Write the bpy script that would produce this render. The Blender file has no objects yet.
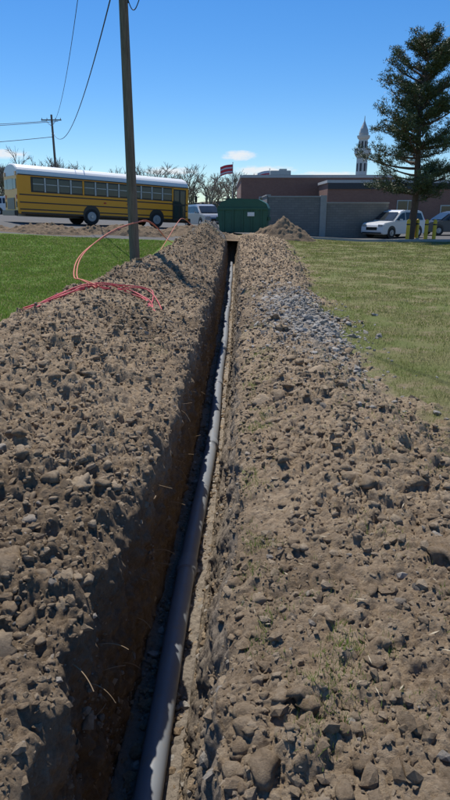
import bpy, bmesh, math, random
import numpy as np
from mathutils import Vector, Matrix
rng=np.random.default_rng(7); random.seed(7)
scene=bpy.context.scene
CZ=1.65
# ------------------------------------------------------------ noise
def h3(ix,iy,iz,seed=0):
    n=(ix.astype(np.int64)*374761393+iy.astype(np.int64)*668265263+iz.astype(np.int64)*2147483647+seed*1274126177)&0xffffffff
    n=((n^(n>>13))*1274126177)&0xffffffff
    n=(n^(n>>16))
    n=(n*2246822519)&0xffffffff
    n=n^(n>>15)
    return (n&0xffffff)/float(0x1000000)
def vn(x,y,z,seed=0):
    fx=np.floor(x);fy=np.floor(y);fz=np.floor(z)
    tx=x-fx;ty=y-fy;tz=z-fz
    tx=tx*tx*(3-2*tx);ty=ty*ty*(3-2*ty);tz=tz*tz*(3-2*tz)
    r=0
    for a in (0,1):
        for b in (0,1):
            for c in (0,1):
                w=(tx if a else 1-tx)*(ty if b else 1-ty)*(tz if c else 1-tz)
                r=r+w*h3(fx+a,fy+b,fz+c,seed)
    return r*2-1
def fbm(x,y,z,octv=4,seed=0,gain=.5):
    r=0;a=1;t=0
    for i in range(octv):
        r=r+a*vn(x*2**i+i*17.3,y*2**i-i*9.1,z*2**i+i*5.7,seed+i);t+=a;a*=gain
    return r/t
def billow(x,y,octv=4,seed=0,gain=.55):
    r=0;a=1;t=0
    for i in range(octv):
        r=r+a*np.abs(vn(x*2**i+i*17.3,y*2**i-i*9.1,x*0,seed+i));t+=a;a*=gain
    return r/t
def lumps(x,y,s,seed=0,fill=.7):
    X=x/s;Y=y/s;fx=np.floor(X);fy=np.floor(Y);z0=np.zeros_like(fx);best=np.zeros_like(X)
    for a in (-1,0,1):
        for b in (-1,0,1):
            cx=fx+a;cy=fy+b
            px=cx+h3(cx,cy,z0,seed);py=cy+h3(cx,cy,z0+1,seed);r=.25+.55*h3(cx,cy,z0+2,seed)*fill
            on=h3(cx,cy,z0+3,seed)<fill
            th=6.28*h3(cx,cy,z0+4,seed);ct=np.cos(th);st=np.sin(th)
            u=(X-px)*ct+(Y-py)*st;v=-(X-px)*st+(Y-py)*ct
            d2=(np.abs(u)**2.6+np.abs(v*1.3)**2.6)**(2/2.6)/r**2
            hh=np.where(on,np.minimum(np.sqrt(np.clip(1-d2,0,1)),.75+.5*u/r)*r,0)
            best=np.maximum(best,hh)
    return best*s
def ss(a,b,x):
    t=np.clip((x-a)/(b-a),0,1);return t*t*(3-2*t)
# ------------------------------------------------------------ terrain functions
def base(x,y):
    return .055*np.clip(8-x,0,26)*ss(14,34,y)
def Lf(y): return np.interp(y,[-40,1,2.2,3.6,6,10,21,30],[-.64,-.62,-.58,-.49,-.40,-.34,-.09,.03])+.045*vn(y*1.3,y*0,y*0,3)+.034*vn(y*5,y*0,y*0,4)+.018*vn(y*14,y*0,y*0,7)
def Rf(y): return np.interp(y,[-40,1.5,3.1,7.15,12,21,30],[-.06,-.02,.075,.20,.32,.56,.70])+.035*vn(y*1.6,y*0,y*0,5)+.03*vn(y*5,y*0,y*0,6)+.018*vn(y*13,y*0,y*0,8)
def Pf(y): return np.interp(y,[-40,0,2,3.6,5.15,6.7,12.7,21.4,28,40],[-.50,-.47,-.39,-.315,-.235,-.17,-.02,.18,.31,.3])
def Bf(y): return np.interp(y,[-40,0,3.66,6.2,9.3,15,29,34],[1.9,1.8,1.62,1.5,1.75,2.15,2.9,2.9])
def Of(y): return np.interp(y,[-40,6,11,20,28],[3.1,3.0,2.9,2.3,2.0])
def floorz(y): 
    d=1-ss(29,31,y)
    return -1.17*d+base(.2,y)*1.0+.02
def soilmask(x,y):
    n=.28*fbm(x*1.1,y*.9,x*0,3,11)+.10*vn(x*9,y*9,x*0,12)
    right=1-ss(-.22,.22,x-Bf(y)+n*1.9)
    left=1-ss(-.12,.12,(Lf(y)-x)-Of(y)+n*1.0)
    m=np.minimum(np.where(x>Lf(y),1,left),right)
    return m*(1-ss(33,34.5,y+n))
def surf(x,y,detail=True):
    L=Lf(y);R=Rf(y);d=L-x
    H=np.interp(y,[-40,2,6,12,20,27,40],[.4,.4,.46,.5,.6,.75,.75])*(1-ss(31,33,y))
    H=H*(1+.25*fbm(x*.6,y*.5,x*0,2,21))
    c=np.interp(y,[-40,5,11,20,28],[1.5,1.9,1.8,1.1,.85]);o=Of(y)
    p=np.where(d<c,.12+.88*ss(0,1,np.clip(d/c,0,1)),1-ss(0,1,np.clip((d-c)/(o-c),0,1)))
    left=np.where(d>0,H*p,.12*H)
    B=Bf(y);e=np.clip((x-R)/np.maximum(B-R,.3),0,1)
    right=(.05+.12*np.sin(math.pi*e))*(1-ss(31,33,y))
    right=np.where(e>=1,0,right*(1-ss(.85,1,e)))
    m=soilmask(x,y)
    z=np.where(x<.5*(L+R),left,right)
    z=z+base(x,y)
    dr=np.abs(np.where(x<.5*(L+R),L-x,x-R))
    z=z-np.exp(-dr/.045)*.07*(1+.8*vn(x*3,y*6,x*0,311))*(1-ss(30,31,y))
    if detail:
        lf=ss(-.3,.3,L-x)
        rough=m*(.55+.45*lf)*(.75+.5*fbm(x*1.2,y*1.2,x*0,2,77))
        z=z+rough*(.12*fbm(x*2.2,y*2.2,x*0,3,31)+.08*fbm(x*7,y*7,x*0,4,35,.62))
        wx=x+.02*fbm(x*14,y*14,x*0,2,301);wy=y+.02*fbm(x*14+9,y*14,x*0,2,302)
        vv=ss(-.45,.3,fbm(x*1.4,y*1.4,x*0,3,42))
        calm=1-.35*ss(.6,.12,x-R)*(x>R)
        z=z+m*calm*(.9*lumps(wx,wy,.20,45,.5)*vv+.95*lumps(wx,wy,.115,41,.6)*(.45+.55*vv)+.9*lumps(wx,wy,.062,43,.75)+.8*lumps(wx,wy,.034,44,.85))*.68
        z=z+m*calm*.08*(billow(x*11,y*11,4,305)-.25)*(.6+.4*vv)
        far=ss(9,16,y)*m
        z=z+far*(.10*fbm(x*2.5,y*2.0,x*0,4,37,.6)+.6*lumps(x,y,.35,49,.6))
        z=z+(1-m)*(.02*fbm(x*.7,y*.7,x*0,3,51)+.012*fbm(x*6,y*6,x*0,2,52))*(y<60)
    return z
# ------------------------------------------------------------ mesh helpers
def mesh_np(name,V,F,attrs=None,mat=None,smooth=False):
    me=bpy.data.meshes.new(name);V=np.ascontiguousarray(V,dtype=np.float32);F=np.ascontiguousarray(F,dtype=np.int32);k=F.shape[1]
    me.vertices.add(len(V));me.vertices.foreach_set('co',V.ravel())
    me.loops.add(F.size);me.loops.foreach_set('vertex_index',F.ravel())
    me.polygons.add(len(F));me.polygons.foreach_set('loop_start',np.arange(0,F.size,k,dtype=np.int32))
    me.update(calc_edges=True)
    me.polygons.foreach_set('use_smooth',np.full(len(F),smooth,dtype=bool))
    for n,a in (attrs or {}).items():
        at=me.attributes.new(n,'FLOAT','POINT');at.data.foreach_set('value',np.ascontiguousarray(a,dtype=np.float32))
    ob=bpy.data.objects.new(name,me);scene.collection.objects.link(ob)
    if mat: me.materials.append(mat)
    return ob
def newmat(name):
    m=bpy.data.materials.new(name);m.use_nodes=True;nt=m.node_tree
    b=nt.nodes['Principled BSDF'];return m,nt,b
def mixc(nt,fac,a,b,mode='MIX'):
    n=nt.nodes.new('ShaderNodeMix');n.data_type='RGBA';n.blend_type=mode
    for s,v in ((0,fac),(6,a),(7,b)):
        if hasattr(v,'is_linked'): nt.links.new(v,n.inputs[s])
        else: n.inputs[s].default_value=v if s==0 else (*v,1)[:4]
    return n.outputs[2]
def math_(nt,op,a,b=None,clamp=False):
    n=nt.nodes.new('ShaderNodeMath');n.operation=op;n.use_clamp=clamp
    for i,v in enumerate((a,b)):
        if v is None: continue
        if hasattr(v,'is_linked'): nt.links.new(v,n.inputs[i])
        else: n.inputs[i].default_value=v
    return n.outputs[0]
def ramp(nt,fac,stops):
    n=nt.nodes.new('ShaderNodeValToRGB');nt.links.new(fac,n.inputs[0]);cr=n.color_ramp
    while len(cr.elements)<len(stops): cr.elements.new(.5)
    for e,(p,c) in zip(cr.elements,stops): e.position=p;e.color=(*c,1)
    return n.outputs[0]
def pos(nt): return nt.nodes.new('ShaderNodeNewGeometry').outputs['Position']
def noise(nt,vec,scale,detail=4,rough=.5):
    n=nt.nodes.new('ShaderNodeTexNoise');nt.links.new(vec,n.inputs['Vector']);n.inputs['Scale'].default_value=scale;n.inputs['Detail'].default_value=detail;n.inputs['Roughness'].default_value=rough
    return n.outputs['Fac']
def attr(nt,name):
    n=nt.nodes.new('ShaderNodeAttribute');n.attribute_name=name;return n.outputs['Fac']
def bump(nt,h,b,strength=1,dist=.01):
    n=nt.nodes.new('ShaderNodeBump');nt.links.new(h,n.inputs['Height']);n.inputs['Strength'].default_value=strength;n.inputs['Distance'].default_value=dist
    nt.links.new(n.outputs[0],b.inputs['Normal'])
def simple(name,col,rough=.6,metal=0,var=.15,scale=6,spec=.5,bumpd=0):
    m,nt,b=newmat(name)
    tc=nt.nodes.new('ShaderNodeTexCoord').outputs['Object']
    f=noise(nt,tc,scale,5,.6)
    c=mixc(nt,f,tuple(x*(1-var) for x in col),tuple(min(1,x*(1+var)) for x in col))
    nt.links.new(c,b.inputs['Base Color']);b.inputs['Roughness'].default_value=rough;b.inputs['Metallic'].default_value=metal
    b.inputs['Specular IOR Level'].default_value=spec
    if bumpd: bump(nt,noise(nt,tc,scale*6,4,.6),b,1,bumpd)
    return m
# ------------------------------------------------------------ materials
def soil_color(nt,p):
    f1=noise(nt,p,1.6,4,.55);f2=noise(nt,p,13,7,.72);f3=noise(nt,p,60,4,.65)
    c=ramp(nt,f2,[(.28,(.19,.132,.080)),(.5,(.355,.262,.168)),(.72,(.53,.415,.285))])
    c=mixc(nt,math_(nt,'MULTIPLY',math_(nt,'SUBTRACT',f1,.45,True),2.6,True),c,(.22,.152,.092))
    c=mixc(nt,.28,c,ramp(nt,f3,[(.35,(.165,.115,.07)),(.65,(.56,.44,.31))]))
    return c
soil_ground,nt,b=newmat('ground_mat')
p=pos(nt)
sc=soil_color(nt,p)
wet=attr(nt,'wet');soil=attr(nt,'soil');asph=attr(nt,'asph');gray=attr(nt,'gray');left=attr(nt,'leftlawn')
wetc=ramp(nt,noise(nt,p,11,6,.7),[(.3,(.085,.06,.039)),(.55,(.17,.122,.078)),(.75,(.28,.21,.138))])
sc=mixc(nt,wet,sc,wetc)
vor=nt.nodes.new('ShaderNodeTexVoronoi');nt.links.new(p,vor.inputs['Vector']);vor.inputs['Scale'].default_value=32
grayc=mixc(nt,noise(nt,p,30,4,.6),(.24,.22,.19),(.47,.44,.39))
sc=mixc(nt,gray,sc,grayc)
g1=noise(nt,p,.8,4,.6);g2=noise(nt,p,22,5,.7);g3=noise(nt,p,2.6,4,.6)
lawnR=mixc(nt,g2,(.085,.110,.026),(.20,.215,.075));lawnR=mixc(nt,math_(nt,'MULTIPLY',math_(nt,'SUBTRACT',g1,.42,True),3,True),lawnR,(.26,.22,.115));lawnR=mixc(nt,math_(nt,'MULTIPLY',math_(nt,'SUBTRACT',g3,.52,True),5,True),lawnR,(.29,.225,.14))
lawnL=mixc(nt,g2,(.07,.13,.018),(.15,.23,.045));lawnL=mixc(nt,math_(nt,'MULTIPLY',math_(nt,'SUBTRACT',g1,.5,True),2.5,True),lawnL,(.18,.20,.065))
lawn=mixc(nt,left,lawnR,lawnL)
c=mixc(nt,soil,lawn,sc)
ac=mixc(nt,noise(nt,p,3,6,.7),(.08,.08,.08),(.17,.165,.155))
c=mixc(nt,asph,c,ac)
nt.links.new(c,b.inputs['Base Color']);b.inputs['Roughness'].default_value=.95;b.inputs['Specular IOR Level'].default_value=.15
hh=math_(nt,'ADD',noise(nt,p,45,8,.75),math_(nt,'MULTIPLY',vor.outputs['Distance'],-.4))
hh=math_(nt,'MULTIPLY',hh,math_(nt,'SUBTRACT',1,math_(nt,'MULTIPLY',asph,.85)))
bump(nt,hh,b,1,.025)

clodm,nt,b=newmat('clod_mat')
p=pos(nt);r=attr(nt,'rnd')
c=soil_color(nt,p)
c=mixc(nt,math_(nt,'MULTIPLY',math_(nt,'SUBTRACT',r,.6,True),1.3,True),c,(.56,.445,.315))
c=mixc(nt,math_(nt,'MULTIPLY',math_(nt,'SUBTRACT',.3,r,True),1.0,True),c,(.21,.145,.09))
c=mixc(nt,attr(nt,'gray'),c,mixc(nt,r,(.29,.27,.235),(.54,.505,.45)))
nt.links.new(c,b.inputs['Base Color']);b.inputs['Roughness'].default_value=.95;b.inputs['Specular IOR Level'].default_value=.1
bump(nt,noise(nt,p,60,8,.8),b,1,.02)

def grassmat(name,a,b2,dry,dlo=.47):
    m,nt,b=newmat(name);p=pos(nt);r=attr(nt,'rnd')
    c=mixc(nt,r,a,b2)
    c=mixc(nt,math_(nt,'MULTIPLY',math_(nt,'SUBTRACT',noise(nt,p,1.1,4,.6),dlo,True),3.5,True),c,dry)
    c=mixc(nt,math_(nt,'GREATER_THAN',r,.86),c,(.36,.30,.16))
    nt.links.new(c,b.inputs['Base Color']);b.inputs['Roughness'].default_value=.6;b.inputs['Specular IOR Level'].default_value=.25
    tr=nt.nodes.new('ShaderNodeBsdfTranslucent');nt.links.new(c,tr.inputs['Color'])
    mx=nt.nodes.new('ShaderNodeMixShader');mx.inputs[0].default_value=.5
    nt.links.new(b.outputs[0],mx.inputs[1]);nt.links.new(tr.outputs[0],mx.inputs[2]);nt.links.new(mx.outputs[0],nt.nodes['Material Output'].inputs[0])
    return m
# ------------------------------------------------------------ ground sheet
ys=[-1500,-600,-200,-80,-40,-20,-12,-8,-6]+list(np.arange(-5,0.6,.1))+list(np.arange(.6,1.2,.02))
y=1.2
while y<34: ys.append(y);y+=max(.007,.0046*y)
while y<2500: ys.append(y);y+=.15+(y-34)*.05
ys=np.array(ys)
d=[0];
while d[-1]<4.2: d.append(d[-1]+.007+.0047*d[-1])
st=.04
while d[-1]<2500: d.append(d[-1]+st);st*=1.13
d=np.array(d)
nw=76;nf=34
Y=ys[:,None]
Ly=Lf(Y);Ry=Rf(Y);Py=Pf(Y);fz=floorz(Y)
XL=Ly-d[::-1][None,:];YL=np.broadcast_to(Y,XL.shape);ZL=surf(XL,YL)
XR=Ry+d[None,:];YR=np.broadcast_to(Y,XR.shape);ZR=surf(XR,YR)
FL=Py-.19;FR=Py+.15
t=np.linspace(0,1,nw+2)[1:-1][None,:]
YW=np.broadcast_to(Y,(len(ys),nw))
def wall(x0,z0,x1,z1,seed,sgn,am=1,pw=.8):
    tt=t
    ex=tt**pw
    X=x0+(x1-x0)*ex;Z=z0+(z1-z0)*tt
    a=np.sin(math.pi*tt)**.35*(z0-z1>.2)*am
    X=X+a*(.06*fbm(YW*2,Z*2.5,Z*0,3,seed)+.06*fbm(YW*8,Z*9,Z*0,4,seed+3,.65)+sgn*.6*lumps(YW+3*seed,Z,.13,seed+5,.45)+sgn*.6*lumps(YW+5*seed,Z,.06,seed+6,.6)+sgn*.5*lumps(YW+7*seed,Z,.035,seed+7,.7))
    return X,Z
XLW,ZLW=wall(Ly,ZL[:,-1:],FL,fz,61,1)
XRW,ZRW=wall(Ry,ZR[:,:1],FR,fz,71,-1,.75,1.0);XRW=XRW[:,::-1];ZRW=ZRW[:,::-1]
tf=np.linspace(0,1,nf)[None,:]
XF=FL+(FR-FL)*tf;YF=np.broadcast_to(Y,XF.shape)
ZF=fz+.035*fbm(XF*4,YF*4,XF*0,3,81)+.8*lumps(XF,YF,.06,83,.6)+.05*np.abs(tf-.5)*2
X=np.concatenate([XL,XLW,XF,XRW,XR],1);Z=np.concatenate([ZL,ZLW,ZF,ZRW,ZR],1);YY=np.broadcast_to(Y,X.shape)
nr,nc=X.shape
nl=XL.shape[1]
S=np.concatenate([soilmask(XL,YL),np.ones((nr,nw+nf+nw)),soilmask(XR,YR)],1)
inn=(1-ss(30,31,Y))
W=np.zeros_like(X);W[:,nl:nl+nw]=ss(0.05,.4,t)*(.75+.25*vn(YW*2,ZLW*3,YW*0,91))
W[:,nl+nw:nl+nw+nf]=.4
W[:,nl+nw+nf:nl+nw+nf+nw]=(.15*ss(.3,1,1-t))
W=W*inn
G=np.zeros_like(X)
G[:,nl+nw:nl+nw+nf]=.45*(YF<28)
G[:,nl+nw+nf:nl+nw+nf+nw]=.3*(YW<28)
G[:,nl+2*nw+nf:]=1.0*np.clip(1.35*np.exp(-(((XR-1.18)/.5)**2+((YR-9.0)/2.6)**2))*(.7+.6*fbm(XR*4,YR*4,XR*0,3,95)),0,1)
W=np.maximum(W,S*ss(10,22,YY)*.6*(X<Rf(YY)))
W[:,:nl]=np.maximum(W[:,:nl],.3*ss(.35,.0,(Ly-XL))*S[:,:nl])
W=np.maximum(W,S*.7*ss(.08,.5,fbm(X*.9,YY*.7,X*0,3,97)))
edge=np.where(X<0,27.0+.4*vn(X*.5,X*0,X*0,9),35.3)
A=ss(0,.15,YY-edge)*(1-ss(120,140,YY))
S=S*(1-A)
V=np.stack([X,YY,Z],-1).reshape(-1,3)
i=np.arange(nr-1)[:,None]*nc+np.arange(nc-1)[None,:]
F=np.stack([i,i+1,i+nc+1,i+nc],-1).reshape(-1,4)
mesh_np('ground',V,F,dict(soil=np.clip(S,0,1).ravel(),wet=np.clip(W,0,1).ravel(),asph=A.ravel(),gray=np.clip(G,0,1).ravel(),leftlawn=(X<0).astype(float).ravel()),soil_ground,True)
print('ground verts',len(V))
# ------------------------------------------------------------ clods
def ico(sub):
    bm=bmesh.new();bmesh.ops.create_icosphere(bm,subdivisions=sub,radius=1)
    v=np.array([a.co[:] for a in bm.verts]);f=np.array([[q.index for q in a.verts] for a in bm.faces]);bm.free();return v,f
def templates(sub,n,seed,cut=3):
    v,f=ico(sub);out=[]
    r=np.random.default_rng(seed)
    for k in range(n):
        o=r.uniform(0,99,3)
        q=lambda s,sd:vn(v[:,0]*s+o[0],v[:,1]*s+o[1],v[:,2]*s+o[2],k+sd)
        w=v*(1+.45*q(1.3,0)+.34*q(2.9,50)+.26*q(6.5,90)+.14*q(14,130))[:,None]
        for qq in range(cut):
            nrm=r.normal(size=3);nrm/=np.linalg.norm(nrm);dd=w@nrm;lim=r.uniform(.5,.8)
            w=w-np.clip(dd-lim,0,None)[:,None]*nrm*.85
        out.append(w*np.array([r.uniform(.8,1.3),r.uniform(.7,1.1),r.uniform(.45,.8)]))
    return out,f
def scatter(name,pts,sizes,sub,seed,mat,gray=None,smooth=False,cut=3):
    T,f=templates(sub,14,seed,cut);r=np.random.default_rng(seed+1);n=len(pts);nv=len(T[0])
    T=np.array(T)[r.integers(0,14,n)]
    ang=r.uniform(0,6.28,n);ca,sa=np.cos(ang),np.sin(ang);tl=r.normal(0,.35,n);ct,st_=np.cos(tl),np.sin(tl)
    x=T[:,:,0];y_=T[:,:,1];z=T[:,:,2]
    y2=y_*ct[:,None]-z*st_[:,None];z2=y_*st_[:,None]+z*ct[:,None]
    X=x*ca[:,None]-y2*sa[:,None];Y2=x*sa[:,None]+y2*ca[:,None]
    V=np.stack([X,Y2,z2],-1)*sizes[:,None,None]+pts[:,None,:]
    F=(f[None]+ (np.arange(n)*nv)[:,None,None]).reshape(-1,3)
    rn=np.repeat(r.random(n),nv);g=np.repeat(gray if gray is not None else np.zeros(n),nv)
    return mesh_np(name,V.reshape(-1,3),F,dict(rnd=rn,gray=g),mat,smooth)
def soilpts(n,y0,y1,seed,cl=.9):
    r=np.random.default_rng(seed)
    y=y0*(y1/y0)**r.random(n);x=r.uniform(-4.2,3.6,n)
    L=Lf(y);R=Rf(y);m=soilmask(x,y)
    vis=(np.abs(x)<.55*y+1.0)
    clump=fbm(x*1.4,y*1.4,x*0,3,42)
    ok=((x<L-.01)|(x>R+.01))&(m>r.uniform(.3,1,n))&vis&(r.random(n)<.6+cl*clump)
    return x[ok],y[ok]
def grayf(x,y): return np.where(rng.random(len(x))<.9*np.exp(-(((x-1.18)/.5)**2+((y-9)/2.6)**2)),1,0)*1.0+(rng.random(len(x))<.03)*.6
x,y=soilpts(130000,1.1,30,1,.4)
s=np.maximum(.0055,.0015*y)*(1+rng.pareto(2.2,len(x)));s=np.clip(s,0,.034)
scatter('soil_crumbs',np.stack([x,y,surf(x,y)+.1*s],-1),s,1,5,clodm,grayf(x,y))
x,y=soilpts(12500,1.1,28,2,1.2)
s=np.clip(.017*(1+rng.pareto(2.9,len(x))),0,.055)
scatter('soil_clods',np.stack([x,y,surf(x,y)-.05*s],-1),s,2,15,clodm,grayf(x,y)*.8,True,3)
x,y=soilpts(1200,1.3,18,3,1.8)
k=(x>.45)|(rng.random(len(x))<.4);x,y=x[k],y[k]
s=np.clip(.035*(1+rng.pareto(2.8,len(x))),0,.10)
scatter('large_clods',np.stack([x,y,surf(x,y)-.1*s],-1),s,3,25,clodm,np.zeros(len(x)),True,4)
n=6500;y=1.2*(26/1.2)**rng.random(n);x=Pf(y)+rng.uniform(-.19,.17,n);s=np.clip(np.maximum(.006,.0015*y)*(1+rng.pareto(2.4,n)),0,.04)
scatter('trench_gravel',np.stack([x,y,floorz(y)+.03+.2*s],-1),s,1,35,clodm,(rng.random(n)<.35)*.9)
# crumbs stuck on the two trench walls
n=9000;y=1.3*(20/1.3)**rng.random(n);tt=rng.random(n);sd=rng.random(n)<.62
top=np.where(sd,surf(Rf(y),y),surf(Lf(y),y));fz1=floorz(y)
x=np.where(sd,Rf(y)+(Pf(y)+.15-Rf(y))*tt,Lf(y)+(Pf(y)-.19-Lf(y))*tt**.8);z=top+(fz1-top)*tt
s=np.clip(np.maximum(.006,.0015*y)*(1+rng.pareto(2.3,n)),0,.035)
scatter('wall_crumbs',np.stack([x,y,z],-1),s,1,55,clodm,(rng.random(n)<.1)*.7)
n=2600;x=rng.normal(1.2,.33,n);y=rng.normal(9.1,1.5,n);s=np.clip(.013*(1+rng.pareto(2.6,n)),0,.06)
k=(x>Rf(y)+.1)&(y>4.5);x,y,s=x[k],y[k],s[k]
scatter('gray_rubble',np.stack([x,y,surf(x,y)+.1*s],-1),s,2,45,clodm,np.full(len(x),.9))
# ------------------------------------------------------------ grass
def blades(name,x,y,h,w,mat,seed):
    r=np.random.default_rng(seed);n=len(x);z=surf(x,y)-.006
    a=r.uniform(0,6.28,n);lean=r.uniform(0,.8,n)*h;b=r.uniform(0,6.28,n)
    P=np.stack([x,y,z],-1);dx=np.stack([np.cos(a),np.sin(a),0*a],-1)*w[:,None]*.5
    tip=P+np.stack([np.cos(b)*lean,np.sin(b)*lean,h],-1)
    V=np.stack([P-dx,P+dx,tip],1).reshape(-1,3)
    return mesh_np(name,V,np.arange(3*n).reshape(-1,3),dict(rnd=np.repeat(r.random(n),3)),mat)
gR=grassmat('grass_right_mat',(.12,.16,.03),(.24,.27,.075),(.32,.27,.145),.45)
gL=grassmat('grass_left_mat',(.09,.17,.022),(.19,.285,.05),(.22,.25,.07))
gW=grassmat('weed_mat',(.12,.19,.03),(.24,.31,.08),(.27,.28,.11))
n=520000
y=3.0*(34.5/3.0)**rng.random(n);x=rng.uniform(.8,14,n)
k=(x<.48*y+1.2)&(soilmask(x,y)<rng.uniform(0,.9,n))&(fbm(x*2.0,y*2.0,x*0,4,200)>rng.uniform(-.5,.35,n));x,y=x[k],y[k]
h=rng.uniform(.018,.05,len(x));w=np.maximum(.004,.0011*y)
blades('lawn_grass',x,y,h,w,gR,1)
n=420000
y=5.5*(27/5.5)**rng.random(n);x=rng.uniform(-13,-2.6,n)
k=(-x<.48*y+1.5)&(soilmask(x,y)<rng.uniform(0,.75,n))&(fbm(x*2,y*2,x*0,3,220)>rng.uniform(-1.0,.3,n));x,y=x[k],y[k]
blades('lawn_grass.001',x,y,rng.uniform(.025,.06,len(x)),np.maximum(.005,.0012*y),gL,2)
px=[];py=[]
for cx,cy,rr,nn in [(.16,2.5,.07,900),(.24,4.3,.10,1200),(.18,3.3,.08,700),(.42,1.75,.09,900),(.38,6.2,.12,1300),(.4,8.0,.15,1400),(.75,2.5,.06,160),(.5,12,.25,1800),(.14,1.9,.06,400),(-.75,6.5,.08,200),(.9,4.6,.2,350),(1.3,3.4,.16,600),(-1.4,9,.3,400),(.31,5.2,.08,800),(1.2,5.6,.2,800),(.6,1.6,.05,250),(.3,1.45,.06,400),(.95,1.9,.06,200),(1.45,4.2,.2,900)]:
    px.append(rng.normal(cx,rr,nn));py.append(rng.normal(cy,rr*2,nn))
x=np.concatenate(px);y=np.concatenate(py);k=((x>Rf(y)+.02)|(x<Lf(y)-.02))&(y>1.2)&(fbm(x*9,y*9,x*0,2,210)>-.05);x,y=x[k],y[k]
blades('weed_tufts',x,y,rng.uniform(.015,.045,len(x)),np.full(len(x),.004),gW,3)
n=420;y=1.3*(14/1.3)**rng.random(n);x=rng.uniform(-3,2.6,n);k=((x>Rf(y)+.02)|(x<Lf(y)-.02))&(np.abs(x)<.5*y+.6);x,y=x[k],y[k]
a=rng.uniform(0,6.28,len(x));z=surf(x,y)+.018;ln=rng.uniform(.008,.03,len(x));wd=rng.uniform(.001,.004,len(x))
dx=np.stack([np.cos(a)*ln,np.sin(a)*ln,rng.normal(0,.004,len(x))],-1);dy=np.stack([-np.sin(a)*wd,np.cos(a)*wd,0*a],-1);P=np.stack([x,y,z],-1)
V=np.stack([P-dx,P-dy,P+dx,P+dy],1).reshape(-1,3)
mesh_np('straw_litter',V,np.arange(4*len(x)).reshape(-1,4),None,simple('straw_mat',(.40,.33,.22),.8))
# ------------------------------------------------------------ generic builders
def empty(name,loc=(0,0,0),rz=0):
    e=bpy.data.objects.new(name,None);scene.collection.objects.link(e);e.location=loc;e.rotation_euler=(0,0,rz);e.empty_display_size=.3;return e
def fin(bm,name,mat,parent=None,smooth=False):
    me=bpy.data.meshes.new(name);bm.normal_update();bm.to_mesh(me);bm.free()
    if smooth:
        for q in me.polygons:q.use_smooth=True
    o=bpy.data.objects.new(name,me);scene.collection.objects.link(o);me.materials.append(mat)
    if parent:o.parent=parent
    return o
def box(name,c,s,mat,parent=None,bev=0,rot=None):
    bm=bmesh.new();bmesh.ops.create_cube(bm,size=1);bmesh.ops.scale(bm,vec=s,verts=bm.verts)
    if bev:bmesh.ops.bevel(bm,geom=list(bm.edges),offset=bev,segments=2,affect='EDGES')
    if rot:bmesh.ops.rotate(bm,cent=(0,0,0),matrix=rot,verts=bm.verts)
    bmesh.ops.translate(bm,vec=c,verts=bm.verts);return fin(bm,name,mat,parent)
def cyl(name,p0,p1,r0,r1,mat,parent=None,seg=16):
    p0=Vector(p0);p1=Vector(p1);dv=p1-p0;bm=bmesh.new()
    bmesh.ops.create_cone(bm,cap_ends=True,segments=seg,radius1=r0,radius2=r1,depth=dv.length)
    bmesh.ops.transform(bm,matrix=Matrix.Translation((p0+p1)/2)@dv.to_track_quat('Z','Y').to_matrix().to_4x4(),verts=bm.verts)
    return fin(bm,name,mat,parent,False)
def tube(name,pts,r,mat,parent=None,res=3,cyc=False):
    cu=bpy.data.curves.new(name,'CURVE');cu.dimensions='3D';cu.bevel_depth=r;cu.bevel_resolution=res;cu.use_fill_caps=True
    sp=cu.splines.new('NURBS');sp.points.add(len(pts)-1)
    for q,pp in zip(sp.points,pts):q.co=(*pp,1)
    sp.use_endpoint_u=True;sp.order_u=3;sp.resolution_u=6
    o=bpy.data.objects.new(name,cu);scene.collection.objects.link(o);cu.materials.append(mat)
    if parent:o.parent=parent
    return o
def prism(name,prof,y0,y1,mat,parent=None,bev=0,taper=None):
    bm=bmesh.new();a=[bm.verts.new((x,y0,z)) for x,z in prof];b_=[bm.verts.new((x,y1,z)) for x,z in (taper or prof)]
    n=len(prof);bm.faces.new(a);bm.faces.new(b_[::-1])
    for i in range(n):bm.faces.new((a[i],b_[i],b_[(i+1)%n],a[(i+1)%n]))
    bmesh.ops.recalc_face_normals(bm,faces=bm.faces)
    if bev:bmesh.ops.bevel(bm,geom=list(bm.edges),offset=bev,segments=2,affect='EDGES')
    return fin(bm,name,mat,parent)
def B(x,y):return float(base(np.array(float(x)),np.array(float(y))))
# ------------------------------------------------------------ pipe
pvc,nt,b=newmat('pvc_grey')
p=pos(nt);c=mixc(nt,noise(nt,p,5,5,.6),(.185,.20,.22),(.25,.265,.285))
c=mixc(nt,math_(nt,'MULTIPLY',math_(nt,'SUBTRACT',noise(nt,p,14,6,.7),.53,True),3.5,True),c,(.27,.22,.16))
nt.links.new(c,b.inputs['Base Color']);b.inputs['Roughness'].default_value=.5;b.inputs['Specular IOR Level'].default_value=.35
pe=empty('drain_pipe')
def pz(y):return float(floorz(np.array(float(y))))+.09
R0=.070
joints=[-.8,1.2,3.95,6.55,9.15,11.75,14.35,16.95,19.5,22.1,24.7,27.3]
yv=sorted(list(np.arange(-4,29,.12))+[j+o for j in joints for o in(-.005,.0,.005,.12,.17)])
bm=bmesh.new();rings=[]
ysm=np.arange(-5,31,.05);ps=Pf(ysm);ker=np.exp(-np.linspace(-2,2,41)**2);ker/=ker.sum();psm=np.convolve(np.pad(ps,20,'edge'),ker,'valid')
for yy in yv:
    r=R0
    for j in joints:
        if j-.001<=yy<=j+.13:r=R0+.011
    cx=float(np.interp(yy,ysm,psm))+ .012*math.sin(yy*1.1);cz=pz(yy)
    rings.append([bm.verts.new((cx+r*math.cos(a),yy,cz+r*math.sin(a))) for a in np.linspace(0,2*math.pi,28,endpoint=False)])
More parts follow.
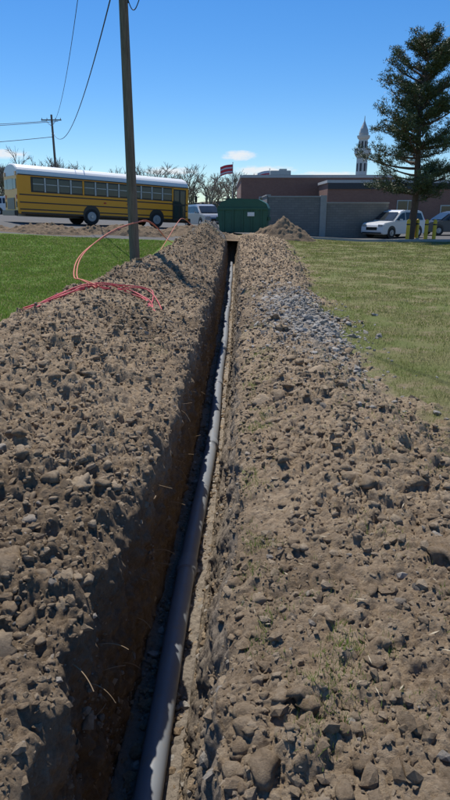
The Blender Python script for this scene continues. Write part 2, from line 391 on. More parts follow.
for a,c_ in zip(rings[:-1],rings[1:]):
    for i in range(28):bm.faces.new((a[i],a[(i+1)%28],c_[(i+1)%28],c_[i]))
bm.faces.new(rings[0]);bm.faces.new(rings[-1])
bmesh.ops.recalc_face_normals(bm,faces=bm.faces)
fin(bm,'pipe_run',pvc,pe,True)
rootm=simple('root_mat',(.3,.21,.12),.8)
re_=empty('exposed_roots')
for k in range(26):
    yy=random.uniform(1.8,7);zz=random.uniform(-.75,-.05);sx=float(Lf(np.array(yy)))-.02
    x0=sx+ (float(Pf(np.array(yy)))-.17-sx)*min(1,-zz/1.15)
    L_=random.uniform(.06,.2)
    tube('root_%d'%k,[(x0-.03,yy,zz),(x0+L_*.4,yy+random.uniform(-.05,.05),zz+random.uniform(-.02,.03)),(x0+L_*.8,yy+random.uniform(-.12,.12),zz-random.uniform(0,.08))],random.uniform(.001,.0026),rootm,re_,1)
# ------------------------------------------------------------ orange conduit
orr=simple('red_conduit_mat',(.55,.075,.085),.6);org=simple('orange_conduit_mat',(.58,.16,.085),.6)
oc=empty('plastic_conduit_coil')
def S(x,y,o=.03):return (x,y,float(surf(np.array([x]),np.array([y]))[0])+o)
for k in range(5):
    j=lambda s=.12:random.uniform(-s,s)
    tube('red_strand_%d'%k,[S(-2.45+j(),7.1+j()),S(-2.25+j(),8.0+j(),.05),S(-2.1+j(),8.8+j(),.08),S(-1.75+j(),9.5+j(),.07),S(-1.45+j(),9.6+j(),.05),S(-1.2+j(),9.1+j(),.04),S(-1.1+j(),8.6+j(),.01)],.009,orr,oc)
tube('red_strand_6',[S(-2.0,8.8,.06),S(-1.6,9.8,.10),S(-1.3,10.4,.06),S(-1.2,9.9,.12),S(-1.12,9.0,.03)],.009,orr,oc)
tube('red_strand_7',[S(-1.8,9.4,.03),S(-1.45,9.9,.18),S(-1.15,9.7,.12),S(-.98,9.0,.01)],.009,orr,oc)
for k in range(2):
    o=.05*k
    tube('orange_strand_%d'%k,[S(-1.95+o,8.9,.02),S(-2.25+o,9.2,.12),(-2.50+o,9.7,.60),(-2.70+o,10.8,.84),(-2.75,12.5,1.02),(-2.75,15,1.2+o),(-2.6,17.2,1.36),(-2.35,19.5,1.4+o),S(-2.0,22,.15),S(-1.9,24,.1)],.011,org,oc)
tube('orange_strand_3',[S(-1.9,16,.02),S(-1.7,18,.25),(-1.55,20,1.35),(-1.5,22,1.5),S(-1.3,24.5,.2)],.011,org,oc)
# ------------------------------------------------------------ utility poles + wires
wood,nt,b=newmat('pole_wood')
tc=nt.nodes.new('ShaderNodeTexCoord').outputs['Object'];mp=nt.nodes.new('ShaderNodeMapping');nt.links.new(tc,mp.inputs[0]);mp.inputs['Scale'].default_value=(14,14,.6)
f=noise(nt,mp.outputs[0],3,6,.7);c=ramp(nt,f,[(.3,(.08,.06,.045)),(.7,(.27,.215,.165))]);nt.links.new(c,b.inputs['Base Color']);b.inputs['Roughness'].default_value=.9;bump(nt,f,b,.6,.02)
wirem=simple('wire_black',(.02,.02,.02),.6);metalm=simple('galv_metal',(.4,.41,.42),.4,.8);ceram=simple('insulator',(.3,.28,.26),.3)
def pole(name,x,y,h,r,arm=True):
    e=empty(name,(x,y,B(x,y)));cyl('shaft',(0,0,-.5),(.02,0,h),r,r*.68,wood,e,20)
    if arm:
        box('crossarm',(0,-.14,h-.6),(2.4,.1,.12),wood,e,.01)
        for q in(-1.1,-.5,.5,1.1):cyl('insulator',(q,-.14,h-.54),(q,-.14,h-.36),.05,.03,ceram,e,8)
        cyl('brace_1',(-.6,-.16,h-.65),(0,-.16,h-1.3),.02,.02,metalm,e,6);cyl('brace_2',(.6,-.16,h-.65),(0,-.16,h-1.3),.02,.02,metalm,e,6)
    cyl('bolt',(-.17,0,h-2),(.2,0,h-2),.012,.012,metalm,e,6)
    return e
pole('utility_pole',-2.72,18,10.5,.155)
pole('utility_pole.001',-20.6,76,11.2,.17)
e=pole('utility_pole.002',-70,66,11,.17)
ow=empty('overhead_wires')
def wire(a,b_,sag,r=.014):
    a=Vector(a);b_=Vector(b_);pts=[]
    for i in range(17):
        t_=i/16;q=a.lerp(b_,t_);q.z-=sag*4*t_*(1-t_);pts.append(q[:])
    tube('wire',pts,r,wirem,ow,1)
wire((-3.1,17.9,10.6),(-21.2,75.9,11.9),2.6,.014);wire((-2.6,17.85,8.2),(-20.5,75.8,10.6),2.2,.022);
wire((-21.2,75.9,11.9),(-70,66,12),1.2,.03);wire((-19.8,75.9,11.9),(-69,66,12),1.4,.03);wire((-20.5,75.8,10.2),(-70,66,10.2),1.6,.035)
tube('drip_loop',[(-2.56,17.85,7.0),(-2.46,17.85,6.6),(-2.2,17.7,7.0),(-1.9,17.5,7.9),(-1.2,17,9.5)],.014,wirem,ow,1)
tube('riser_cable',[(-2.58,17.85,8.2),(-2.56,17.84,7.3),(-2.56,17.85,6.9)],.016,wirem,ow,1)
wire((-2.4,17.9,9.8),(12,-18,9.5),1.0,.012)
# ------------------------------------------------------------ school bus
yel=simple('bus_yellow',(.90,.36,.012),.35,0,.03,2);blk=simple('bus_black',(.02,.02,.02),.4);wht=simple('white_paint',(.78,.78,.76),.4,0,.05)
glass,nt,b=newmat('dark_glass');tc=nt.nodes.new('ShaderNodeTexCoord').outputs['Object'];f=noise(nt,tc,1.5,2)
c=mixc(nt,f,(.012,.016,.02),(.045,.055,.065));nt.links.new(c,b.inputs['Base Color']);b.inputs['Roughness'].default_value=.06
rubber=simple('tyre_rubber',(.025,.024,.023),.85);rim=simple('rim_grey',(.35,.35,.35),.45,.3);red=simple('red_lens',(.5,.02,.015),.25);amber=simple('amber_lens',(.7,.25,.02),.25);alum=simple('alu_frame',(.45,.45,.44),.4,.3)
def wheel(cx,cy,r,w,parent,name='wheel',side=-1):
    bm=bmesh.new()
    bmesh.ops.create_cone(bm,cap_ends=True,segments=28,radius1=r,radius2=r,depth=w)
    bmesh.ops.bevel(bm,geom=[e for e in bm.edges if len(e.link_faces)==2 and any(len(f.verts)>4 for f in e.link_faces)],offset=r*.12,segments=2,affect='EDGES')
    bmesh.ops.rotate(bm,cent=(0,0,0),matrix=Matrix.Rotation(math.pi/2,3,'X'),verts=bm.verts);bmesh.ops.translate(bm,vec=(cx,cy,r),verts=bm.verts)
    fin(bm,name,rubber,parent)
    cyl(name+'_rim',(cx,cy+side*(w/2-.01),r),(cx,cy+side*(w/2+.015),r),r*.6,r*.52,rim,parent,20)
    cyl(name+'_hub',(cx,cy+side*(w/2),r),(cx,cy+side*(w/2+.06),r),r*.2,r*.16,metalm,parent,12)
bus=bpy.data.objects.new('school_bus',None);scene.collection.objects.link(bus)
p0=Vector((-11.3,33.4,1.10));ax=Vector((8.9,6.4,-.50)).normalized();ay=Vector((-ax.y,ax.x,0)).normalized();az=ax.cross(ay)
bus.matrix_world=Matrix(((ax.x,ay.x,az.x,p0.x),(ax.y,ay.y,az.y,p0.y),(ax.z,ay.z,az.z,p0.z),(0,0,0,1)))
BL=10.95;BW=2.42
def loft(name,sec,x0,x1,mat):
    bm=bmesh.new();xs=[x0,x0+.06,x1-.06,x1];sc=[.965,1,1,.965];rr=[]
    cy=BW/2
    for X_,k in zip(xs,sc):rr.append([bm.verts.new((X_,cy+(yy-cy)*k,1.7+(z-1.7)*k)) for yy,z in sec])
    n=len(sec)
    for a,b_ in zip(rr[:-1],rr[1:]):
        for i in range(n):bm.faces.new((a[i],b_[i],b_[(i+1)%n],a[(i+1)%n]))
    bm.faces.new(rr[0]);bm.faces.new(rr[-1]);bmesh.ops.recalc_face_normals(bm,faces=bm.faces)
    return fin(bm,name,mat,bus)
loft('body',[(0,.48),(0,2.48),(BW,2.48),(BW,.48)],0,BL,yel)
arc=[(.02,2.481)]+[(BW/2-BW/2*.985*math.cos(a)*1.0,2.48+.62*math.sin(a)**.75) for a in np.linspace(.12,math.pi-.12,14)]+[(BW-.02,2.481)]
loft('roof',arc,.02,BL-.02,wht)
for zz in (.72,1.08,1.48):
    box('rub_rail',(BL/2,-.012,zz),(BL-.2,.03,.06),blk,bus);box('rub_rail_far',(BL/2,BW+.012,zz),(BL-.2,.03,.06),blk,bus)
box('skirt',(BL/2,-.008,.53),(BL-.3,.02,.09),blk,bus)
box('drip_rail',(BL/2,-.02,2.50),(BL-.1,.05,.05),blk,bus)
box('window_band',(BL/2-.2,-.006,2.03),(BL-1.9,.02,.80),blk,bus)
nwn=12;ww=(BL-2.0)/nwn
for i in range(nwn):
    cx=.78+ww*(i+.5)
    for sd,yy in((-1,-.022),(1,BW+.022)):
        box('window_%d'%i,(cx,yy,2.03),(ww*.80,.02,.64),glass,bus)
        box('sash_%d'%i,(cx,yy+sd*.014,2.06),(ww*.80,.02,.04),alum,bus)
        box('mullion_%d'%i,(cx+ww*.5,yy+sd*.01,2.03),(ww*.12,.03,.74),yel if i%4==3 else alum,bus)
box('door',(BL-.72,-.02,1.42),(.95,.05,1.9),blk,bus);
for q in(-.22,.22):
    box('door_glass_up',(BL-.72+q,-.05,1.9),(.34,.02,.8),glass,bus);box('door_glass_low',(BL-.72+q,-.05,1.0),(.34,.02,.75),glass,bus)
box('rear_window',(-.0,BW/2,2.02),(.05,1.0,.55),glass,bus);box('rear_window_l',(-.0,.42,2.02),(.05,.5,.5),glass,bus);box('rear_window_r',(-.0,BW-.42,2.02),(.05,.5,.5),glass,bus)
box('rear_engine_grille',(-.0,BW/2,1.0),(.05,1.3,.6),blk,bus);box('rear_bumper',(-.1,BW/2,.5),(.2,BW-.05,.28),blk,bus,.03)
for yy in(.22,BW-.22):
    box('tail_lamp',(-.005,yy,1.35),(.05,.22,.22),red,bus,.01);box('warn_lamp',(-.0,yy,2.55),(.05,.25,.2),amber,bus,.01);box('rear_corner_black',(-.0,yy,.95),(.045,.16,.3),blk,bus)
box('windshield',(BL+.0,BW/2,1.95),(.05,BW-.35,.95),glass,bus);box('front_bumper',(BL+.1,BW/2,.5),(.2,BW-.05,.28),blk,bus,.03);box('front_grille',(BL,BW/2,1.0),(.05,1.2,.35),blk,bus)
for yy in(.35,BW-.35):cyl('headlamp',(BL-.02,yy,.95),(BL+.05,yy,.95),.13,.12,wht,bus,16);
tube('mirror_arm',[(BL,.1,2.4),(BL+.35,-.25,2.4),(BL+.4,-.25,2.0)],.02,blk,bus,1);box('mirror',(BL+.4,-.25,1.85),(.08,.22,.38),blk,bus,.02)
for cx in(4.25,8.6):
    for cy,sd in((.11,-1),(BW-.11,1)):wheel(cx,cy,.48,.3,bus,'wheel',sd)
    cyl('wheel_arch',(cx,-.015,.60),(cx,.05,.60),.52,.52,blk,bus,28)
box('underbody',(BL/2,BW/2,.45),(BL-1,1.6,.2),blk,bus)
for cx in (5.1,6.6):box('side_marker',(cx,-.03,1.28),(.14,.02,.08),red,bus)
# ------------------------------------------------------------ cars
def car(name,x,y,rz,paint,L_=4.7,H=1.72,W_=1.86,z=None):
    e=empty(name,(x,y,B(x,y) if z is None else z),rz)
    k=L_/4.7;h=H/1.72
    lo=[(0,.35),(.05,.25),(4.6,.25),(4.7,.4),(4.68,.75),(4.5,.93),(3.55,1.05),(.1,1.08),(.0,.9)]
    prism('body',[(a*k,b_*h) for a,b_ in lo],-W_/2,W_/2,paint,e,.05)
    g=[(.12,1.03),(.42,1.62),(.75,1.70),(2.3,1.72),(2.75,1.62),(3.6,1.02)]
    bm=bmesh.new()
    a=[(q*k,-W_/2+.05+(zz-1.03)*.22,zz*h) for q,zz in g];c=[(q*k,W_/2-.05-(zz-1.03)*.22,zz*h) for q,zz in g]
    va=[bm.verts.new(v) for v in a];vb=[bm.verts.new(v) for v in c];bm.faces.new(va);bm.faces.new(vb[::-1])
    for i in range(len(g)):bm.faces.new((va[i],vb[i],vb[(i+1)%len(g)],va[(i+1)%len(g)]))
    bmesh.ops.recalc_face_normals(bm,faces=bm.faces);bmesh.ops.bevel(bm,geom=list(bm.edges),offset=.04,segments=2,affect='EDGES');fin(bm,'cabin',paint,e)
    for sd in(-1,1):
        for w_ in ([(.38,1.1),(.58,1.52),(1.25,1.56),(1.25,1.1)],[(1.33,1.1),(1.33,1.56),(2.25,1.58),(2.25,1.1)],[(2.33,1.1),(2.33,1.57),(2.68,1.5),(3.3,1.1)]):
            bm=bmesh.new();vs=[bm.verts.new((q*k,sd*(W_/2-.05-(zz-1.03)*.22+.012),zz*h)) for q,zz in w_];bm.faces.new(vs);fin(bm,'side_glass',glass,e)
        for cx in(.9,3.75):
            wheel(cx*k,sd*(W_/2-.10),.35,.24,e,'wheel',sd);cyl('arch',(cx*k,sd*(W_/2-.03),.40),(cx*k,sd*(W_/2+.006),.40),.40,.40,blk,e,24)
        box('headlamp',(4.63*k,sd*(W_/2-.25),.78*h),(.12,.36,.14),alum,e,.02);box('tail_lamp',(.03,sd*(W_/2-.16),.98*h),(.08,.2,.3),red,e,.02)
        box('mirror',(2.95*k,sd*(W_/2+.08),1.12*h),(.14,.16,.12),paint,e,.02)
    bm=bmesh.new();vs=[bm.verts.new(v) for v in((2.82*k,-.68,1.57*h),(2.82*k,.68,1.57*h),(3.52*k,.78,1.1*h),(3.52*k,-.78,1.1*h))];bm.faces.new(vs);
    bmesh.ops.translate(bm,vec=(.035,0,.03),verts=bm.verts);fin(bm,'windshield',glass,e)
    bm=bmesh.new();vs=[bm.verts.new(v) for v in((.36*k,-.64,1.55*h),(.36*k,.64,1.55*h),(.17*k,.74,1.13*h),(.17*k,-.74,1.13*h))];bm.faces.new(vs);bmesh.ops.translate(bm,vec=(-.03,0,.01),verts=bm.verts);fin(bm,'rear_glass',glass,e)
    box('grille',(4.69*k,0,.6*h),(.05,.9,.2),blk,e);box('bumper_trim',(4.68*k,0,.33*h),(.07,1.6,.1),blk,e)
    return e
whitecar=simple('car_white',(.75,.75,.75),.25,0,.03);silver=simple('car_silver',(.4,.42,.44),.3,.5,.03);darkcar=simple('car_dark',(.05,.06,.08),.25)
car('parked_car',13.3,42.4,math.radians(215),whitecar,4.5,1.78)
car('parked_car.001',-2.6,50,math.radians(-65),silver,z=.5)
car('parked_car.002',-21.5,56,math.radians(10),whitecar,z=1.3)
car('parked_car.003',19.2,46,math.radians(190),darkcar,z=0)
# ------------------------------------------------------------ dumpster
grn=simple('dumpster_green',(.02,.10,.06),.5,0,.25,3);
du=empty('green_dumpster',(1.15,36.5,B(1.1,36.5)),math.radians(-8))
prism('hopper_body',[(-1.35,.12),(1.35,.12),(1.5,1.45),(1.35,1.75),(.9,1.98),(-.7,2.02),(-1.25,1.85),(-1.5,1.45)],-.95,.95,grn,du,.03)
for q in(-1.1,-.55,0,.55,1.1):box('rib',(q,-.98,.78),(.09,.08,1.25),grn,du,.01)
box('top_rail',(0,-.99,1.45),(2.96,.1,.12),grn,du,.01);box('lid_left',(-.62,-.2,2.0),(1.1,1.3,.06),blk,du,.02);box('fork_pocket_l',(-1.52,-.3,.9),(.12,.9,.22),grn,du,.01);box('fork_pocket_r',(1.52,-.3,.9),(.12,.9,.22),grn,du,.01)
for q in(-1.1,1.1):
    for r_ in(-.7,.7):cyl('caster',(q-.05,r_,.09),(q+.05,r_,.09),.09,.09,rubber,du,12)
box('sticker',(.5,-1.03,1.15),(.4,.02,.22),wht,du)
# ------------------------------------------------------------ dirt piles
dm,nt,b=newmat('pile_soil');p=pos(nt);c=soil_color(nt,p);c=mixc(nt,.5,c,(.17,.12,.078));nt.links.new(c,b.inputs['Base Color']);b.inputs['Roughness'].default_value=.95;b.inputs['Specular IOR Level'].default_value=.1;bump(nt,noise(nt,p,14,7,.75),b,1,.08)
def pile(cx,cy,rx,ry,h,seed):
    n=110;u=np.linspace(-1.15,1.15,n);U,Vv=np.meshgrid(u,u)
    r=np.sqrt(U**2+Vv**2)+.18*fbm(U*1.7,Vv*1.7,U*0,3,seed)
    X_=cx+U*rx;Y_=cy+Vv*ry
    hz=h*np.clip(1-r**1.25,0,1)*(1+.3*fbm(X_*1.2,Y_*1.2,U*0,3,seed+1))
    hz=hz+np.clip(1-r,0,.3)/.3*(.10*fbm(X_*4,Y_*4,U*0,4,seed+2,.6)+.8*lumps(X_,Y_,.22,seed,.6))
    Z_=base(X_,Y_)-.05+hz+.0
    i=np.arange(n-1)[:,None]*n+np.arange(n-1)[None,:]
    mesh_np('dirt_pile',np.stack([X_,Y_,Z_],-1).reshape(-1,3),np.stack([i,i+1,i+n+1,i+n],-1).reshape(-1,4),None,dm,True)
pile(3.1,32.2,1.75,1.3,1.1,301);pile(-8.3,28.5,2.6,1.1,.42,311);pile(-12.3,28.8,2.6,1.1,.5,321);pile(-4.4,29.5,2.2,1.2,.55,331);pile(-1.6,31,2.4,1.4,.6,341);pile(-6.2,29.2,1.4,.9,.4,351)
# ------------------------------------------------------------ buildings
def brickmat(name,c1,c2,mortar,sc=1):
    m,nt,b=newmat(name);tc=nt.nodes.new('ShaderNodeTexCoord').outputs['Object']
    sx=nt.nodes.new('ShaderNodeSeparateXYZ');nt.links.new(tc,sx.inputs[0]);cb=nt.nodes.new('ShaderNodeCombineXYZ')
    nt.links.new(math_(nt,'ADD',sx.outputs[0],sx.outputs[1]),cb.inputs[0]);nt.links.new(sx.outputs[2],cb.inputs[1])
    bt=nt.nodes.new('ShaderNodeTexBrick');nt.links.new(cb.outputs[0],bt.inputs['Vector']);bt.inputs['Scale'].default_value=1
    bt.inputs['Brick Width'].default_value=.22*sc;bt.inputs['Row Height'].default_value=.075*sc;bt.inputs['Mortar Size'].default_value=.008*sc
    bt.inputs['Color1'].default_value=(*c1,1);bt.inputs['Color2'].default_value=(*c2,1);bt.inputs['Mortar'].default_value=(*mortar,1)
    c=mixc(nt,.35,bt.outputs['Color'],mixc(nt,noise(nt,tc,.7,5,.6),(c1[0]*.6,c1[1]*.6,c1[2]*.6),c2));nt.links.new(c,b.inputs['Base Color']);b.inputs['Roughness'].default_value=.9
    return m
brick=brickmat('red_brick',(.24,.105,.075),(.31,.15,.105),(.28,.24,.21));cmu=brickmat('grey_block',(.20,.185,.17),(.26,.24,.22),(.155,.145,.135),2.0)
coping=simple('coping_pale',(.5,.49,.47),.7);darkband=simple('dark_band',(.05,.05,.055),.6);roofm=simple('flat_roof',(.12,.12,.12),.9);conc=simple('concrete',(.36,.35,.33),.85,0,.2,4,.3,.004)
def building(name,x0,x1,y0,y1,h,z0=0,wins=(),doors=(),band=0):
    e=empty(name,((x0+x1)/2,y0,z0));w=x1-x0;dp=y1-y0
    box('walls',(0,dp/2,h/2-.5),(w,dp,h+1),brick,e)
    box('coping_front',(0,dp/2,h+.12),(w+.2,dp+.2,.24),coping,e)
    box('roof',(0,dp/2,h+.26),(w-.4,dp-.4,.04),roofm,e)
    if band:box('fascia',(0,-.06,h-band/2-.02),(w-.02,.12,band),darkband,e)
    for cx,cz,ww_,wh in wins:
        box('window_frame',(cx,-.02,cz),(ww_+.16,.08,wh+.16),alum,e);box('window_glass',(cx,-.05,cz),(ww_,.06,wh),glass,e);box('window_mullion',(cx,-.09,cz),(.06,.04,wh),alum,e);box('sill',(cx,-.08,cz-wh/2-.13),(ww_+.3,.2,.08),coping,e)
    for cx,ww_ in doors:
        box('door_frame',(cx,-.03,1.1),(ww_+.2,.1,2.3),alum,e);box('door_leaf',(cx,-.07,1.08),(ww_,.08,2.16),glass,e)
    return e
building('brick_building',1.6,17,62,84,4.7,.2,[(-5,2.2,1.6,1.3),(-2,2.2,1.6,1.3),(1.5,2.2,1.6,1.3),(4.5,2.2,1.6,1.3)],[],0)
building('brick_building.001',9.3,44,56,61.5,4.15,0,[(-10,1.9,1.8,1.4),(-2,1.9,1.8,1.4),(3,1.9,1.8,1.4),(9,1.9,1.8,1.4)],[(-6,1.8)],.5)
rt=empty('rooftop_unit',(6,68,5.1));box('cabinet',(0,0,.4),(2.2,1.6,.8),alum,rt,.03);box('fan_shroud',(.3,0,.9),(.8,.8,.2),metalm,rt,.02)
en=empty('block_wall',(0,0,0))
for xa,ya,xb,yb,h in((2.9,41,6.35,41,2.4),(6.75,41,11.0,41.6,2.2),(2.9,41,2.9,46,2.4),(11.0,41.6,11.0,46,2.2)):
    v=Vector((xb-xa,yb-ya,0));a=math.atan2(v.y,v.x);cx,cy=(xa+xb)/2,(ya+yb)/2;z0=B(cx,cy)
    R3=Matrix.Rotation(a,3,'Z')
    box('panel',(cx,cy,z0+h/2-.2),(v.length,.2,h+.4),cmu,en,0,R3);box('cap',(cx,cy,z0+h+.04),(v.length+.05,.28,.08),conc,en,0,R3)
box('pier',(6.55,41,1.25),(.42,.42,2.9),conc,en,.01)
mw=simple('minaret_white',(.62,.60,.56),.7,0,.08);mi=empty('minaret',(16.6,76,0))
def lathe(name,prof,seg,mat,parent):
    bm=bmesh.new();rr=[[bm.verts.new((r*math.cos(a),r*math.sin(a),z)) for a in np.linspace(0,2*math.pi,seg,endpoint=False)] for r,z in prof]
    for a,b_ in zip(rr[:-1],rr[1:]):
        for i in range(seg):bm.faces.new((a[i],a[(i+1)%seg],b_[(i+1)%seg],b_[i]))
    bm.faces.new(rr[0]);bm.faces.new(rr[-1]);bmesh.ops.recalc_face_normals(bm,faces=bm.faces);return fin(bm,name,mat,parent)
lathe('shaft',[(.85,0),(.85,5.2),(.68,5.5),(.66,7.9),(.76,8.0),(.98,8.3)],8,mw,mi)
lathe('balcony',[(.98,8.3),(1.0,8.35),(1.0,8.9),(.94,8.9),(.94,8.4),(.56,8.4)],8,mw,mi)
lathe('lantern',[(.56,8.4),(.54,9.9),(.68,10.0),(.78,10.2),(.78,10.35)],8,mw,mi)
lathe('cap',[(.56,10.35),(.58,10.6),(.44,11.1),(.2,11.6),(.06,11.95),(.03,12.5)],12,simple('cap_grey',(.45,.45,.44),.5),mi)
for k in range(8):
    a=k*math.pi/4+math.pi/8
    box('slot_window',(.62*math.cos(a),.62*math.sin(a),6.8),(.06,.22,.9),darkband,mi,0,Matrix.Rotation(a,3,'Z'));box('lantern_opening',(.51*math.cos(a),.51*math.sin(a),9.3),(.05,.2,.8),darkband,mi,0,Matrix.Rotation(a,3,'Z'))
ym=simple('bollard_yellow',(.75,.47,.03),.45)
for k,(x,y) in enumerate(((11.05,36.6),(12.05,36.3),(12.55,36.3),(12.2,38.5))):
    e=empty('bollard' if k==0 else 'bollard.%03d'%k,(x,y,0));lathe('post',[(.11,0),(.11,1.12),(.09,1.19),(.05,1.23),(.0101,1.245)],18,ym,e);lathe('base_collar',[(.17,0),(.17,.05),(.12,.07)],18,conc,e);lathe('band',[(.113,.9),(.113,.98)],18,blk,e)
bm=bmesh.new();pr=None
for x in np.arange(3.5,45,.5):
    z=B(x,35.3);q=[bm.verts.new(v) for v in((x,35.2,z-.1),(x,35.2,z+.13),(x,35.36,z+.13),(x,35.38,z-.1))]
    if pr:
        for i in range(3):bm.faces.new((pr[i],q[i],q[i+1],pr[i+1]))
    pr=q
bmesh.ops.recalc_face_normals(bm,faces=bm.faces);fin(bm,'kerb',conc)
fr=simple('flag_red',(.6,.05,.07),.8);fw=simple('flag_pale',(.6,.62,.68),.8)
def flag(name,x,y,h,m1,m2,dirx):
    e=empty(name,(x,y,B(x,y)));cyl('pole',(0,0,0),(0,0,h),.06,.035,metalm,e,10)
    bm=bmesh.new();nx=16;g=[];ny=7
    for i in range(nx+1):
        u=i/nx;g.append([bm.verts.new((dirx*u*1.45,.14*math.sin(u*8+v),h-.12-v*1.0-.3*u*u)) for v in np.linspace(0,1,ny+1)])
    for i in range(nx):
        for j in range(ny):bm.faces.new((g[i][j],g[i+1][j],g[i+1][j+1],g[i][j+1]))
    o=fin(bm,'flag',m1,e);o.data.materials.append(m2)
    for i,f_ in enumerate(o.data.polygons):f_.material_index=1 if (i%ny)in(2,5) else 0
    lathe('finial',[(.02,h),(.07,h+.06),(.02,h+.13)],8,metalm,e)
flag('flagpole',.9,72,6.6,fr,fw,-1);flag('flagpole.001',5.3,74,6.3,fw,fr,-1)
# ------------------------------------------------------------ pine tree
bark=simple('pine_bark',(.13,.09,.065),.9,0,.35,8,.2,.02)
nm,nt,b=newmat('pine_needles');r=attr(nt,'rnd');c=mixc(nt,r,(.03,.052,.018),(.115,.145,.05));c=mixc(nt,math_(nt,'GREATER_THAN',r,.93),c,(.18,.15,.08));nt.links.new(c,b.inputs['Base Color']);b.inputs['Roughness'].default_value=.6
def segs_mesh(name,segs,mat,parent,k=6):
    Vs=[];Fs=[];n=0
    for p0_,p1_,r0,r1 in segs:
        p0_=Vector(p0_);p1_=Vector(p1_);dv=p1_-p0_
        if dv.length<1e-4:continue
        q=dv.to_track_quat('Z','Y')
        for P,R_ in((p0_,r0),(p1_,r1)):
            for i in range(k):
                a=i*2*math.pi/k;Vs.append((P+q@Vector((R_*math.cos(a),R_*math.sin(a),0)))[:])
        for i in range(k):Fs.append((n+i,n+(i+1)%k,n+k+(i+1)%k,n+k+i))
        n+=2*k
    o=mesh_np(name,np.array(Vs),np.array(Fs),None,mat,True);o.parent=parent;return o
rt_=random.Random(5)
pt=empty('pine_tree',(11.75,38.4,0));segs=[]
Ht=11.1
tr=[]
for i in range(13):
    z=Ht*i/12;tr.append(Vector((.12*math.sin(z*.7),.1*math.cos(z*.5)-.1,z-(.2 if i==0 else 0))))
def rad(z):return .24*max(0,1-z/Ht)**.8+.02
for a,b_ in zip(tr[:-1],tr[1:]):segs.append((a,b_,rad(max(0,a.z)),rad(b_.z)))
NV=[];NR=[]
def needles(P,dirv,n,L0,spread):
    for _ in range(n):
        o=Vector((rt_.gauss(0,spread),rt_.gauss(0,spread),rt_.gauss(0,spread*.6)))
        c=P+o;d_=(dirv*.6+Vector((rt_.gauss(0,1),rt_.gauss(0,1),rt_.gauss(.25,.8)))).normalized()*L0*rt_.uniform(.6,1.2)
        s=d_.cross(Vector((rt_.gauss(0,1),rt_.gauss(0,1),rt_.gauss(0,1))));s=s.normalized()*.022 if s.length>1e-5 else Vector((.02,0,0))
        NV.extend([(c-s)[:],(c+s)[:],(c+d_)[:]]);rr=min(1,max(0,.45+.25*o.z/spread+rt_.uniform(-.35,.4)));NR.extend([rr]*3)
z=2.3
while z<Ht-.2:
    u=(z-2.3)/(Ht-2.3)
    full=3.05*np.interp(u,[0,.1,.3,.5,.7,.85,.95,1],[.7,.95,1.0,.94,.78,.58,.36,.14])*(1+.15*math.sin(z*2.1))
    for k in range(rt_.choice((3,4,4,5))):
        if z<3.2 and rt_.random()<.3:continue
        a=rt_.uniform(0,6.283);ln=full*rt_.uniform(.4,1.18);up=-.02+.6*u+rt_.uniform(-.2,.25)
        o=Vector((.12*math.sin(z*.7),.1*math.cos(z*.5)-.1,z));P=o.copy();D=Vector((math.cos(a),math.sin(a),up)).normalized();ns=6
        for s_ in range(ns):
            D2=(D+Vector((rt_.uniform(-.18,.18),rt_.uniform(-.18,.18),.07*s_-.08))).normalized();Q=P+D2*ln/ns
            segs.append((P.copy(),Q.copy(),.05*(1-s_/ns)*(.4+ln/3)+.01,.05*(1-(s_+1)/ns)*(.4+ln/3)+.01))
            if s_>=1:
                for sd in(-1,1,rt_.choice((-1,1))):
                    if rt_.random()<.2:continue
                    sdv=(D2*.7+Vector((-D2.y,D2.x,0))*sd*rt_.uniform(.3,1)+Vector((0,0,rt_.uniform(-.2,.8)))).normalized();tl=ln*.22*rt_.uniform(.5,1.3)+.12
                    T_=Q+sdv*tl;segs.append((Q.copy(),T_,.014,.007));needles(T_,sdv,36,.19,.125);needles(Q.lerp(T_,.5),sdv,16,.17,.10)
            P=Q
        needles(P,D,48,.19,.13)
    z+=rt_.uniform(.22,.4)
needles(Vector((.1,-.1,Ht)),Vector((0,0,1)),80,.2,.12)
segs_mesh('trunk_and_limbs',segs,bark,pt,7)
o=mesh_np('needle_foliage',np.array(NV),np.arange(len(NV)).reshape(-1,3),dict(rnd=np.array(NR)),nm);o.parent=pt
print('needles',len(NV)//3)
# ------------------------------------------------------------ distant bare treeline
bt_=simple('bare_twigs',(.19,.155,.135),.9,0,.3,.2);segs=[]
def bare(x,y,h,z0):
    def rec(P,D,L_,r,lv):
        Q=P+D*L_;segs.append((P,Q,r,r*.75))
        if lv==0:return
        for _ in range(3 if lv>1 else 4):
            D2=(D+Vector((rt_.gauss(0,.45),rt_.gauss(0,.45),rt_.gauss(.05,.25)))).normalized();rec(P.lerp(Q,rt_.uniform(.5,1)),D2,L_*rt_.uniform(.55,.8),max(.038,r*.6),lv-1)
    rec(Vector((x,y,z0)),Vector((rt_.uniform(-.08,.08),0,1)),h*.36,h*.018,4)
for k in range(150):
    x=rt_.uniform(-95,10);y=rt_.uniform(140,200);u=ss(-30,-50,np.array(x));bare(x,y,rt_.uniform(10.5,15)*(1+.30*float(u)),.5)
segs_mesh('distant_treeline',segs,bt_,None,3)
hl=simple('hedge_dark',(.13,.115,.10),.95,0,.4,.3)
xx=np.linspace(-260,260,400);zz=5.2+1.8*fbm(xx*.1,xx*0,xx*0,4,400)
Vb=np.concatenate([np.stack([xx,xx*0+225,xx*0-1],-1),np.stack([xx,xx*0+225+3*fbm(xx*.3,xx*0,xx*0,2,3),zz],-1),np.stack([xx,xx*0+235,xx*0-1],-1)])
ii=np.arange(399);mesh_np('distant_hedge',Vb,np.concatenate([np.stack([ii,ii+1,ii+401,ii+400],-1),np.stack([ii+400,ii+401,ii+801,ii+800],-1)]),None,hl,True)
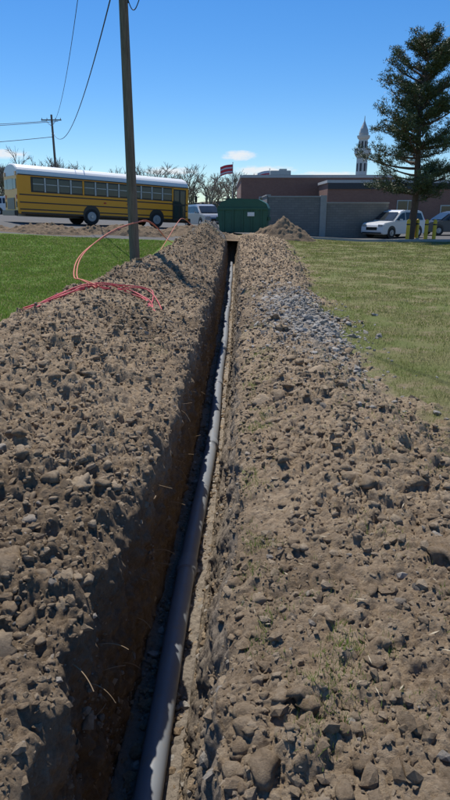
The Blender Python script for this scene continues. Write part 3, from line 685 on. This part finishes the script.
# ------------------------------------------------------------ light, sky
el=math.radians(59);to=Vector((-.33,.944,0)).normalized()*math.cos(el)+Vector((0,0,math.sin(el)))
sl=bpy.data.lights.new('sun','SUN');sl.energy=5.0;sl.angle=math.radians(.53);sl.color=(1,.96,.89);so=bpy.data.objects.new('sun',sl);scene.collection.objects.link(so);so.rotation_euler=to.to_track_quat('Z','Y').to_euler()
w=bpy.data.worlds.new('World');scene.world=w;w.use_nodes=True;nt=w.node_tree;bg=nt.nodes['Background']
sky=nt.nodes.new('ShaderNodeTexSky');sky.sky_type='NISHITA';sky.sun_disc=False;sky.sun_elevation=el;sky.sun_rotation=math.atan2(to.x,to.y);sky.altitude=200;sky.air_density=1.0;sky.dust_density=.1;sky.ozone_density=3.0
geo=nt.nodes.new('ShaderNodeTexCoord').outputs['Generated']
sx=nt.nodes.new('ShaderNodeSeparateXYZ');nt.links.new(geo,sx.inputs[0])
mp=nt.nodes.new('ShaderNodeMapping');nt.links.new(geo,mp.inputs[0]);mp.inputs['Scale'].default_value=(45,45,130)
cn=noise(nt,mp.outputs[0],1.0,8,.65)
cl=None
for az_,ez,wx,wz in((.024,.085,.034,.0095),(.062,.062,.06,.011),(-.085,.062,.05,.008),(-.34,.082,.06,.009),(.16,.055,.06,.008),(-.2,.05,.05,.006),(.5,.07,.1,.012),(-.7,.08,.12,.012)):
    a=math_(nt,'DIVIDE',math_(nt,'SUBTRACT',sx.outputs[0],az_),wx);e=math_(nt,'DIVIDE',math_(nt,'SUBTRACT',sx.outputs[2],ez),wz)
    d2=math_(nt,'ADD',math_(nt,'MULTIPLY',a,a),math_(nt,'MULTIPLY',e,e))
    g=math_(nt,'SUBTRACT',1,d2,True)
    cl=g if cl is None else math_(nt,'MAXIMUM',cl,g)
front=math_(nt,'GREATER_THAN',sx.outputs[1],0)
cl=math_(nt,'MULTIPLY',cl,front)
gate=math_(nt,'MULTIPLY',cl,4,True)
cl=math_(nt,'MULTIPLY',math_(nt,'SUBTRACT',math_(nt,'ADD',math_(nt,'MULTIPLY',cl,.45),cn),.62,True),3.2,True)
cl=math_(nt,'MULTIPLY',math_(nt,'MULTIPLY',cl,gate),.85)
hs=nt.nodes.new('ShaderNodeHueSaturation');hs.inputs['Saturation'].default_value=1.32;nt.links.new(sky.outputs[0],hs.inputs['Color'])
tint=mixc(nt,1.0,hs.outputs[0],(.76,.88,1.02),'MULTIPLY')
col=mixc(nt,cl,tint,(7.3,7.4,7.6))
nt.links.new(col,bg.inputs[0]);bg.inputs[1].default_value=.12
# ------------------------------------------------------------ camera
cd=bpy.data.cameras.new('camera');cam=bpy.data.objects.new('camera',cd);scene.collection.objects.link(cam);cam.location=(0,0,CZ);cam.rotation_euler=(math.radians(90-17.9),0,0)
cd.sensor_fit='VERTICAL';cd.sensor_height=24;cd.lens=17.46;cd.clip_end=5000;cd.clip_start=.05;scene.camera=cam
scene.view_settings.view_transform='Standard';scene.view_settings.look='None';scene.view_settings.exposure=0
